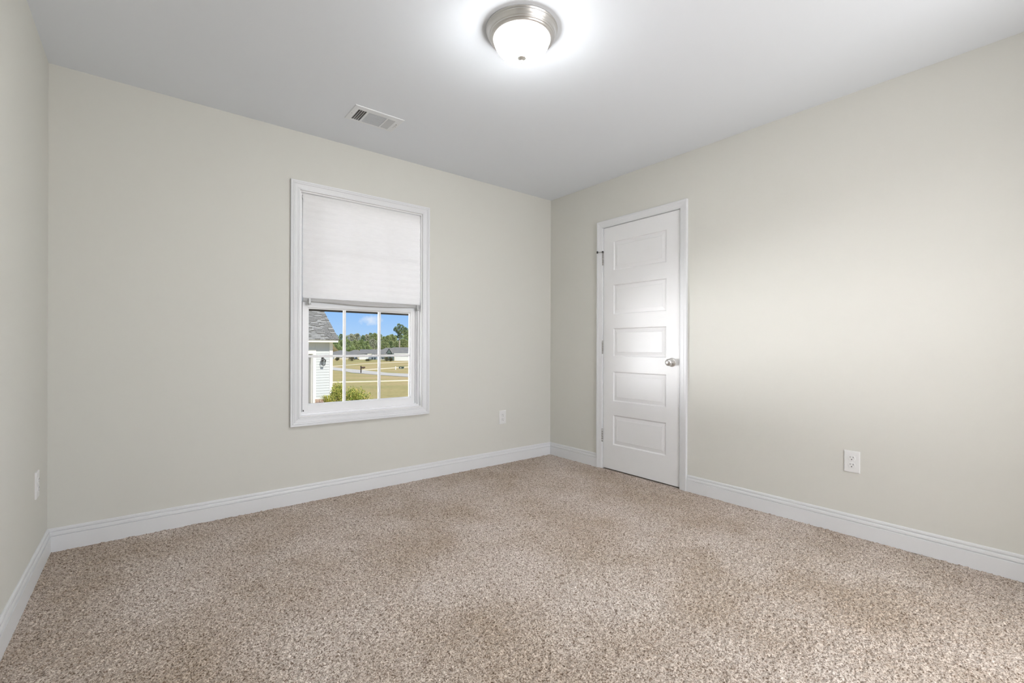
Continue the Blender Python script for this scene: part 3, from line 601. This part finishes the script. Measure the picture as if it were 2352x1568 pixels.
SM = [mat('shingle_tab_mid', (.31, .308, .31), .95, spec=.05), mat('shingle_tab_shadow', (.10, .095, .09), .95, spec=.05), mat('shingle_tab_light', (.36, .355, .355), .95, spec=.05)]  # dark front edges paint in the shadow line at each tab's foot
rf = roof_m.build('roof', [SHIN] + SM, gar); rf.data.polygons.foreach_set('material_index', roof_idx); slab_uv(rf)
m = MB(); m.add([(x0-6.6, YG-.06, zg+.02+.08), (x0-.0, YG-.06, zg+.10), (x0+.0, YG-4, ground_z(x0, YG-4)+.04), (x0-6.6, YG-4, ground_z(x0-6.6, YG-4)+.04)], [(0,1,2,3)])
tag(m.build('driveway', CONC), 'pale concrete driveway apron at the garage door', 'driveway', kind='structure')

# coach lantern on the siding
lx, lz = on_wall(740.5, 829); lan = empty('wall_lantern', (lx, YG - .014, lz), 'dark metal coach lantern on the white siding outside', 'lantern')
DK = mat('black_lantern_metal', (0.06, 0.06, 0.065), .5)
m = MB(); m.cbox((lx - .04, YG - .03, lz - .01), (lx + .04, YG - .014, lz + .15), .004); m.build('back_plate', DK, lan)
m = MB(); yc = YG - .14
m.tube([(lx, YG - .03, lz + .10), (lx, YG - .07, lz + .16), (lx, YG - .13, lz + .16), (lx, yc, lz + .12)], .012, 8); m.build('bracket', DK, lan)
m = MB(); c = (lx, yc, lz)
def frus(m, z0, h0, z1, h1): m.add([(lx-h0, yc-h0, z0), (lx+h0, yc-h0, z0), (lx+h0, yc+h0, z0), (lx-h0, yc+h0, z0), (lx-h1, yc-h1, z1), (lx+h1, yc-h1, z1), (lx+h1, yc+h1, z1), (lx-h1, yc+h1, z1)], [(0,1,2,3),(4,5,6,7),(0,1,5,4),(1,2,6,5),(2,3,7,6),(3,0,4,7)])
frus(m, lz + .045, .075, lz + .115, .015); frus(m, lz + .033, .080, lz + .046, .080); frus(m, lz - .17, .035, lz - .145, .050)
for sx in (-1, 1):
    for sy in (-1, 1): m.tube([(lx + sx*.070, yc + sy*.070, lz + .04), (lx + sx*.045, yc + sy*.045, lz - .155)], .006, 6)
m.build('cage', DK, lan)
m = MB(); frus(m, lz - .145, .040, lz + .033, .064); m.build('glass', GLASS, lan)

# --- leaves and bushes
def leaf_mat(name, cols):
    m = bpy.data.materials.new(name); m.use_nodes = True; t = m.node_tree; b = t.nodes['Principled BSDF']; b.inputs['Roughness'].default_value = .55
    ge = N(t, 'ShaderNodeNewGeometry'); r = N(t, 'ShaderNodeValToRGB'); e = r.color_ramp.elements; r.color_ramp.interpolation = 'LINEAR'
    e[0].position = 0; e[0].color = (*cols[0], 1); e[1].position = 1; e[1].color = (*cols[-1], 1)
    for i, c in enumerate(cols[1:-1]): q = e.new((i+1)/(len(cols)-1)); q.color = (*c, 1)
    t.links.new(ge.outputs['Random Per Island'], r.inputs[0]); t.links.new(r.outputs[0], b.inputs['Base Color']); return m
BUSHM = leaf_mat('shrub_leaves', [(.10, .17, .03), (.22, .30, .05), (.40, .42, .09), (.55, .55, .16), (.62, .45, .16)])
BARK = mat('grey_brown_bark', (.22, .17, .13), .9, noise=(8, (.14, .11, .08), 4))
def leaf(m, c, d, L, Wd, rnd):
    d = d.normalized(); s_ = d.cross(Vector((rnd.uniform(-1, 1), rnd.uniform(-1, 1), rnd.uniform(-1, 1)))).normalized() * Wd; up = d.cross(s_).normalized() * Wd * .4
    m.add([c, c + d*L*.45 + s_ + up, c + d*L, c + d*L*.45 - s_ + up], [(0, 1, 2), (0, 2, 3)])
def bush(base, rad, hgt, n, L, label, seed, cat='shrub', name='garden_shrub', mt=BUSHM):
    rnd = random.Random(seed); o = empty(name, base, label, cat); m = MB(); st = MB()
    lobes = [(Vector((rnd.uniform(-.45, .45)*rad, rnd.uniform(-.45, .45)*rad, hgt*rnd.uniform(.35, .68))), rnd.uniform(.42, .62)) for _ in range(9)]
    for lo, sc in lobes: st.tube([base, base + lo*.6, base + lo], [.02, .014, .006], 5)
    for _ in range(n):
        lo, sc = rnd.choice(lobes); v = Vector((rnd.gauss(0, 1), rnd.gauss(0, 1), rnd.gauss(0, 1))).normalized(); q = rnd.uniform(.55, 1.08)
        p = base + lo + Vector((v.x*rad*sc, v.y*rad*sc, v.z*hgt*sc*.75)) * q
        if p.z < base.z + .02: continue
        leaf(m, p, v + Vector((0, 0, .5)) + Vector((rnd.gauss(0, .5), rnd.gauss(0, .5), rnd.gauss(0, .5))), L*rnd.uniform(.7, 1.3), L*.28, rnd)
    m.build('foliage', mt, o); st.build('stem', BARK, o); return o
def gnd(px, s): p = at_depth(px, HOR, s); p.z = ground_z(p.x, p.y); return p
bush(gnd(824, 12.0), .40, .92, 6500, .042, 'leafy yellow-green shrub in the middle of the window view', 1)
bush(gnd(777, 15.8), .34, .92, 4200, .042, 'darker shrub growing against the garage corner', 2)
rnd = random.Random(8); g0 = gnd(756, 17.3); o = empty('grass_clump', g0, 'arching yellow-green grass clump by the brick footing', 'plant'); m = MB()
for _ in range(260):
    a = rnd.uniform(0, 6.28); d = Vector((math.cos(a), math.sin(a), 0)); L = rnd.uniform(.25, .5); sp = rnd.uniform(.1, .45); w_ = d.cross(U)*.009; q = g0 + d*rnd.uniform(0, .12)
    p1 = q + d*sp*.4 + U*L*.8; p2 = q + d*sp + U*L*.75
    m.add([q-w_, q+w_, p1+w_, p1-w_, p2], [(0,1,2,3), (3,2,4)])
m.build('blades', leaf_mat('grass_blades', [(.30, .38, .06), (.50, .50, .12), (.62, .55, .18)]), o)

# --- mailbox, white post, utility box
P = on_ground(829, 857.3); mb = empty('mailbox', P, 'dark post-mounted mailbox at the near edge of the street', 'mailbox')
DKB = mat('dark_brown_mailbox_paint', (0.05, 0.035, 0.03), .6)
m = MB(); m.cbox((P.x-.07, P.y-.07, P.z-.1), (P.x+.07, P.y+.07, P.z+1.22), .01); m.build('post', DKB, mb)
m = MB(); a = P + R*.05 + U*.80; m.tube([a, a + R*.50], .045, 4); m.build('arm', DKB, mb)
m = MB(); c0 = P + R*.10 + U*.93; c1 = c0 + R*.55; q = []
for C_ in (c0, c1):
    for k in range(12):
        t_ = math.pi * k / 11; q.append(C_ + F*math.cos(t_)*.11 + U*(math.sin(t_)*.11 + .03))
    q += [C_ - F*.11 - U*.07, C_ + F*.11 - U*.07]
m.add(q, [(k, (k+1) % 14, 14+(k+1) % 14, 14+k) for k in range(14)] + [tuple(range(14)), tuple(range(14, 28))]); m.build('box', mat('brown_metal_box', (0.09, 0.05, 0.04), .5), mb)
P = on_ground(908.5, 849.0); m = MB(); m.cbox((P.x-.06, P.y-.06, P.z-.1), (P.x+.06, P.y+.06, P.z+.66), .01); m.cbox((P.x-.10, P.y-.10, P.z+.50), (P.x+.10, P.y+.10, P.z+.56), .01)
tag(m.build('marker_post', WHT), 'short white marker post across the street', 'post')
P = on_ground(922, 847.0); ub = empty('utility_box', P, 'dark green utility transformer box on the far lawn', 'utility box'); G = mat('dark_green_enamel', (.06, .09, .075), .6)
def obox(m, P, hw, hd, z0, z1, c=.02):
    q = []
    for z_ in (z0, z1):
        for a, b in ((-1,-1),(1,-1),(1,1),(-1,1)): q.append(P + R*a*hw + F*b*hd + U*z_)
    m.add(q, [(0,1,2,3),(4,5,6,7),(0,1,5,4),(1,2,6,5),(2,3,7,6),(3,0,4,7)])
m = MB(); obox(m, P, .44, .35, .05, .42); m.build('cabinet', G, ub)
m = MB(); obox(m, P, .47, .38, .42, .47); m.build('lid', G, ub)
m = MB(); obox(m, P, .5, .42, -.1, .05); m.build('pad', CONC, ub)
m = MB(); obox(m, P - F*.36 - R*.06, .13, .012, .20, .32); m.build('sticker', WHT, ub)

# --- distant houses
ROOFM = mat('slate_grey_roof', (.25, .245, .24), .95, spec=.05, noise=(.8, (.21, .21, .22), 5)); CREAM = mat('cream_siding', (.82, .78, .66), .8); WSID = mat('white_house_siding', (.86, .88, .92), .8, spec=.05)
BLUEG = mat('blue_grey_siding', (.30, .35, .42), .8); GRNG = mat('grey_green_siding', (.13, .17, .17), .8); DGL = mat('dark_window_glass', (.05, .07, .09), .2)
SH = 161.0
def hx(px, s=SH): return (un(px, 815)[0]-1176)/FPX*s
def hz(py, s=SH): return CAMH + (HOR-un(820, py)[1])/FPX*s
def W3(l, s, z): p = GF + F*s + R*l; return (p.x, p.y, z)
def hipbox(m, l0, l1, s0, s1, z0, zr, rl0, rl1, ov=.0):
    """roof over rectangle with ridge from rl0 to rl1 at mid depth"""
    sm = (s0+s1)/2
    m.add([W3(l0,s0,z0),W3(l1,s0,z0),W3(l1,s1,z0),W3(l0,s1,z0),W3(rl0,sm,zr),W3(rl1,sm,zr)], [(0,1,5,4),(1,2,5),(2,3,4,5),(3,0,4),(0,1,2,3)])
def wallbox(m, l0, l1, s0, s1, z0, z1):
    m.add([W3(l0,s0,z0),W3(l1,s0,z0),W3(l1,s1,z0),W3(l0,s1,z0),W3(l0,s0,z1),W3(l1,s0,z1),W3(l1,s1,z1),W3(l0,s1,z1)], [(0,1,2,3),(4,5,6,7),(0,1,5,4),(1,2,6,5),(2,3,7,6),(3,0,4,7)])
zb = CAMH - drop(SH) - .3
# right house
hr = empty('ranch_house', W3(hx(915), SH, zb), 'distant white house at right with a green-grey front gable', 'house')
m = MB(); wallbox(m, hx(906), hx(975), SH, SH+10, zb, hz(812)); m.build('wall', WSID, hr)
m = MB(); wallbox(m, hx(892), hx(906), SH-1.5, SH+9, zb, hz(811)); m.build('gable_wall', GRNG, hr)
m = MB(); hipbox(m, hx(903), hx(980), SH-.5, SH+11, hz(811), hz(797.2), hx(897.5), hx(975)); m.build('roof', ROOFM, hr)
m = MB(); g0_, g1_, gp = hx(889.5), hx(904), hx(897)
m.add([W3(g0_,SH-2,hz(811)),W3(g1_,SH-2,hz(811)),W3(gp,SH-2,hz(799.5)),W3(g0_,SH+5,hz(811)),W3(g1_,SH+5,hz(811)),W3(gp,SH+5,hz(797))], [(3,4,5),(0,2,5,3),(1,2,5,4),(0,1,4,3)]); m.build('gable_roof', ROOFM, hr)
m = MB(); m.add([W3(g0_+.25,SH-1.95,hz(811)),W3(g1_-.25,SH-1.95,hz(811)),W3(gp,SH-1.95,hz(801.2))], [(0,1,2)]); m.build('gable_front', GRNG, hr)
m = MB(); wallbox(m, hx(904), hx(978), SH-.7, SH-.5, hz(812.8), hz(811)); m.build('fascia', WHT, hr)
m = MB(); wallbox(m, hx(907), hx(908.2), SH-.9, SH-.7, zb, hz(813)); m.build('column', CREAM, hr)
m = MB(); wallbox(m, hx(897.5), hx(901), SH-1.65, SH-1.5, zb+1.0, zb+2.2); m.build('window', DGL, hr)
# middle house
SM_ = SH + 10
hm = empty('ranch_house', W3(hx(855, SM_), SM_, zb), 'distant long white house in the middle with a hipped end', 'house')
m = MB(); wallbox(m, hx(819, SM_), hx(891, SM_), SM_+3, SM_+12, zb, hz(813, SM_)); m.build('wall', WSID, hm)
m = MB(); hipbox(m, hx(817, SM_), hx(875, SM_), SM_+2.6, SM_+12, hz(812, SM_), hz(802.3, SM_), hx(813, SM_), hx(872, SM_)); m.build('roof', ROOFM, hm)
m = MB(); hipbox(m, hx(850, SM_), hx(892, SM_), SM_+1.5, SM_+13, hz(813, SM_), hz(798.3, SM_), hx(874, SM_), hx(884, SM_)); m.build('roof', ROOFM, hm)
m = MB(); wallbox(m, hx(818.5), hx(850, SM_), SM_+2.3, SM_+2.5, hz(814.5, SM_), hz(812.3, SM_)); m.build('fascia', CREAM, hm)
m = MB(); wallbox(m, hx(842, SM_), hx(866, SM_), SM_+2.2, SM_+2.9, zb, hz(820.5, SM_)); m.build('porch_wall', BLUEG, hm)
for a, b in ((850, 853), (856, 859), (874, 877)): m = MB(); wallbox(m, hx(a, SM_), hx(b, SM_), SM_+2.0, SM_+2.2, hz(825, SM_), hz(821, SM_)); m.build('window', DGL, hm)
# left house
hl = empty('ranch_house', W3(hx(785), SH+4, zb), 'distant cream house at left with two low hip peaks', 'house')
S2 = SH + 19
m = MB(); wallbox(m, hx(740, S2), hx(817, S2), S2, S2+10, zb, hz(815.5, S2)); m.build('wall', CREAM, hl)
m = MB(); hipbox(m, hx(735, S2), hx(800, S2), S2-.5, S2+11, hz(815, S2), hz(804.5, S2), hx(770, S2), hx(779, S2)); m.build('roof', ROOFM, hl)
m = MB(); hipbox(m, hx(783, S2), hx(822, S2), S2-1, S2+12, hz(815, S2), hz(803.5, S2), hx(802, S2), hx(812, S2)); m.build('roof', ROOFM, hl)
m = MB(); wallbox(m, hx(808, S2), hx(818.5, S2), S2-.8, S2, zb, hz(816, S2)); m.build('wing_wall', BLUEG, hl)
m = MB(); wallbox(m, hx(752, S2), hx(768, S2), S2-.8, S2, zb, hz(816, S2)); m.build('wing_wall', BLUEG, hl)
for a, b in ((779, 781), (811, 815)): m = MB(); wallbox(m, hx(a, S2), hx(b, S2), S2-1.0, S2-.8, hz(826, S2), hz(820, S2)); m.build('window', DGL, hl)
# dark gable between left and middle
hs = []
SHR = leaf_mat('dark_hedge_leaves', [(.07, .05, .04), (.12, .10, .05), (.09, .13, .05)])
for px, w_, h_, dd, lb in ((809, 1.35, 1.05, 155, 'dark hedge in front of the cream house gable end'), (774, .9, .9, 155, 'dark hedge far left beside the garage corner'), (888, 1.0, 1.0, 154, 'round dark hedge left of the green-grey gable'), (898, .7, .85, 153, 'green hedge under the green-grey gable window'), (846, 1.0, .5, 155, 'low hedge along the middle house porch')):
    P = gnd(px, dd); bush(P, w_, h_*1.3, 500, .22, lb, int(px), 'hedge', 'hedge', SHR)

# --- trees behind the houses
TM = {'green': leaf_mat('tree_leaves_green', [(.17, .23, .09), (.27, .36, .15), (.38, .46, .20), (.46, .52, .25)]), 'olive': leaf_mat('tree_leaves_olive', [(.20, .25, .11), (.33, .39, .18), (.44, .47, .25)]),
      'grey': leaf_mat('tree_leaves_grey', [(.33, .36, .25), (.44, .45, .34), (.52, .50, .40)]), 'dark': leaf_mat('tree_leaves_dark', [(.13, .19, .09), (.21, .28, .14), (.31, .38, .20)]), 'rust': leaf_mat('tree_leaves_rust', [(.35, .30, .17), (.52, .40, .25), (.60, .48, .30)])}
def tree_proto(seed, kind, hgt, rad, n, pine=False, crown0=.12):
    """returns (crown mesh, trunk mesh) at the origin"""
    rnd = random.Random(seed); m = MB(); st = MB(); st.tube([Vector((0, 0, -.5)), Vector((rad*.05, 0, hgt*.5)), Vector((0, 0, hgt*.93))], [.28, .2, .06], 7)
    lobes = []
    for k in range(16):
        t_ = rnd.uniform(0, 1); z_ = hgt*(crown0 + (1-crown0-.1)*t_); rr_ = rad*((1.02-t_)**.6 if pine else math.sin(math.pi*min(1, .25+.75*t_))**.5)
        a = rnd.uniform(0, 6.28); c = Vector((math.cos(a)*rr_*.55, math.sin(a)*rr_*.55, z_)); lobes.append((c, rr_*rnd.uniform(.40, .62)+.3)); st.tube([Vector((0, 0, z_*.8)), c], [.08, .03], 5)
    for _ in range(n):
        c, r_ = rnd.choice(lobes); v = Vector((rnd.gauss(0, 1), rnd.gauss(0, 1), rnd.gauss(0, 1))).normalized(); p = c + v*r_*rnd.uniform(.75, 1.1)
        leaf(m, p, v + Vector((rnd.gauss(0, .5), rnd.gauss(0, .5), .3)), .42, .17, rnd)
    return m, st
protos = {}
for i, (kd, pine) in enumerate((('green', False), ('olive', False), ('grey', False), ('dark', True), ('rust', False), ('green', True))):
    cr, tk = tree_proto(40+i, kd, 12, 3.4, 3400, pine)
    o = bpy.data.objects.new('tree', None); c = cr.build('crown', TM[kd]); t_ = tk.build('trunk', BARK); protos[i] = (c.data, t_.data)
    for q in (c, t_): bpy.data.objects.remove(q)
    bpy.data.objects.remove(o)
names = {0: 'mid green broadleaf tree', 1: 'olive broadleaf tree', 2: 'pale grey leafing tree', 3: 'dark pine tree', 4: 'rust-brown autumn tree', 5: 'bright green conifer'}
def tree(px, top_py, s, k, wide, label):
    P = gnd(px, s); ztop = CAMH + (HOR-un(px, top_py)[1])/FPX*s; sc = (ztop-P.z)/12.0
    r_ = empty('tree', P, label, 'tree', 'trees beyond the houses'); r_.rotation_euler.z = random.Random(int(px*7)).uniform(0, 6.28)
    for nm, me in (('crown', protos[k][0]), ('trunk', protos[k][1])):
        c = bpy.data.objects.new(nm, me); COL.objects.link(c); c.parent = r_
    r_.scale = (sc*wide, sc*wide, sc)
front = [(762, 786, 4, 1.1, 'rust-brown autumn tree beside the garage corner'), (772, 779, 0, 1.1, 'green tree behind the left house, left of the first window bar'), (786, 777, 5, 1.0, 'green tree hidden partly by the left window bar'), (800, 781, 0, 1.2, 'green tree above the left house gap'), (815, 779, 1, 1.1, 'olive tree above the left house right peak'), (829, 776, 5, 1.2, 'bright conifer above the left end of the middle roof'), (843, 781, 0, 1.1, 'green tree over the centre of the middle roof'), (857, 776, 2, 1.0, 'grey-green tree left of the right window bar'), (870, 780, 0, 1.1, 'green tree behind the right window bar'), (884, 783, 1, 1.1, 'olive tree above the hipped end of the middle house'), (897, 779, 3, 1.1, 'dark pine above the front gable of the right house'), (911, 781, 1, 1.1, 'olive tree left of the tall pine trunk'), (927, 776, 1, 1.1, 'yellow-olive tree right of the tall pine trunk'), (942, 779, 1, 1.1, 'olive tree at the right edge of the glass')]
back = [(768, 765, 0, 1.0, 'pointed green tree rising right of the garage eave'), (781, 761, 3, .8, 'dark pine tip next to the left window bar'), (793, 768, 5, .9, 'green tree top just right of the left window bar'), (806, 764, 2, 1.0, 'pale grey tree top left of centre'), (819, 763, 2, 1.0, 'pale grey tree top at the centre'), (832, 764, 3, .8, 'slim dark tree top right of the pale ones'), (842, 765, 2, .9, 'pale grey tree top before the rounded crown'), (849, 758.5, 3, .85, 'tall round-crowned dark tree in the middle pane'), (860, 762, 1, .9, 'olive tree top beside the round crown'), (870, 764, 1, .9, 'olive tree top behind the right window bar'), (881, 770, 0, .9, 'green tree top just right of the right window bar'), (891, 767.5, 1, .9, 'olive tree top in the right pane'), (900, 765, 1, .9, 'olive tree top left of the tall pine'), (908, 764.5, 3, .7, 'slim dark tree top touching the tall pine'), (929, 756, 0, 1.0, 'broad green tree top right of the tall pine'), (938, 753, 5, 1.0, 'tall green tree at the right edge of the view')]
for i, (px, py, k, wd, lb) in enumerate(front): tree(px, py, 197 + (i % 3) * 8, k, wd, lb)
for i, (px, py, k, wd, lb) in enumerate(back): tree(px, py, 226 + ((i + 1) % 3) * 8 + (9 if i == 15 else 0), k, wd, lb)
# tall pine with a bare trunk
P = gnd(917, 186); zt_ = CAMH + (HOR-746)/FPX*186; hgt = zt_-P.z; pn = empty('tall_pine', P, 'tall pine with a bare trunk rising above the tree line', 'tree')
rnd = random.Random(77); m = MB(); st = MB(); st.tube([P-U*.5, P+U*hgt*.5+R*.1, P+U*hgt*.93], [.32, .25, .08], 8)
def off(px, py): return P + R*((px-917)/FPX*186) + U*((HOR-py)/FPX*186 + CAMH - P.z)
lob = [(915,748,.65),(922,751,.8),(911,755,.6),(908,758,.5),(917,757,.8),(925,756,.9),(930,757,.8),(934,760,.8),(920,763,.7),(928,763,.9),(912,762,.4),(935,765,.8),(917,768,.5),(914,774,.4),(921,774,.5)]
for a, b, r_ in lob:
    c = off(a, b) + F*rnd.uniform(-1.2, 1.2); st.tube([P+U*(c.z-P.z)*.85, c], [.09, .03], 5)
    for _ in range(170):
        v = Vector((rnd.gauss(0, 1), rnd.gauss(0, 1), rnd.gauss(0, 1))).normalized(); leaf(m, c + v*r_*rnd.uniform(.5, 1.1), v+U*.3, .38, .13, rnd)
m.build('crown', TM['dark'], pn); st.build('trunk', mat('pale_bark', (.45, .40, .34), .9), pn)
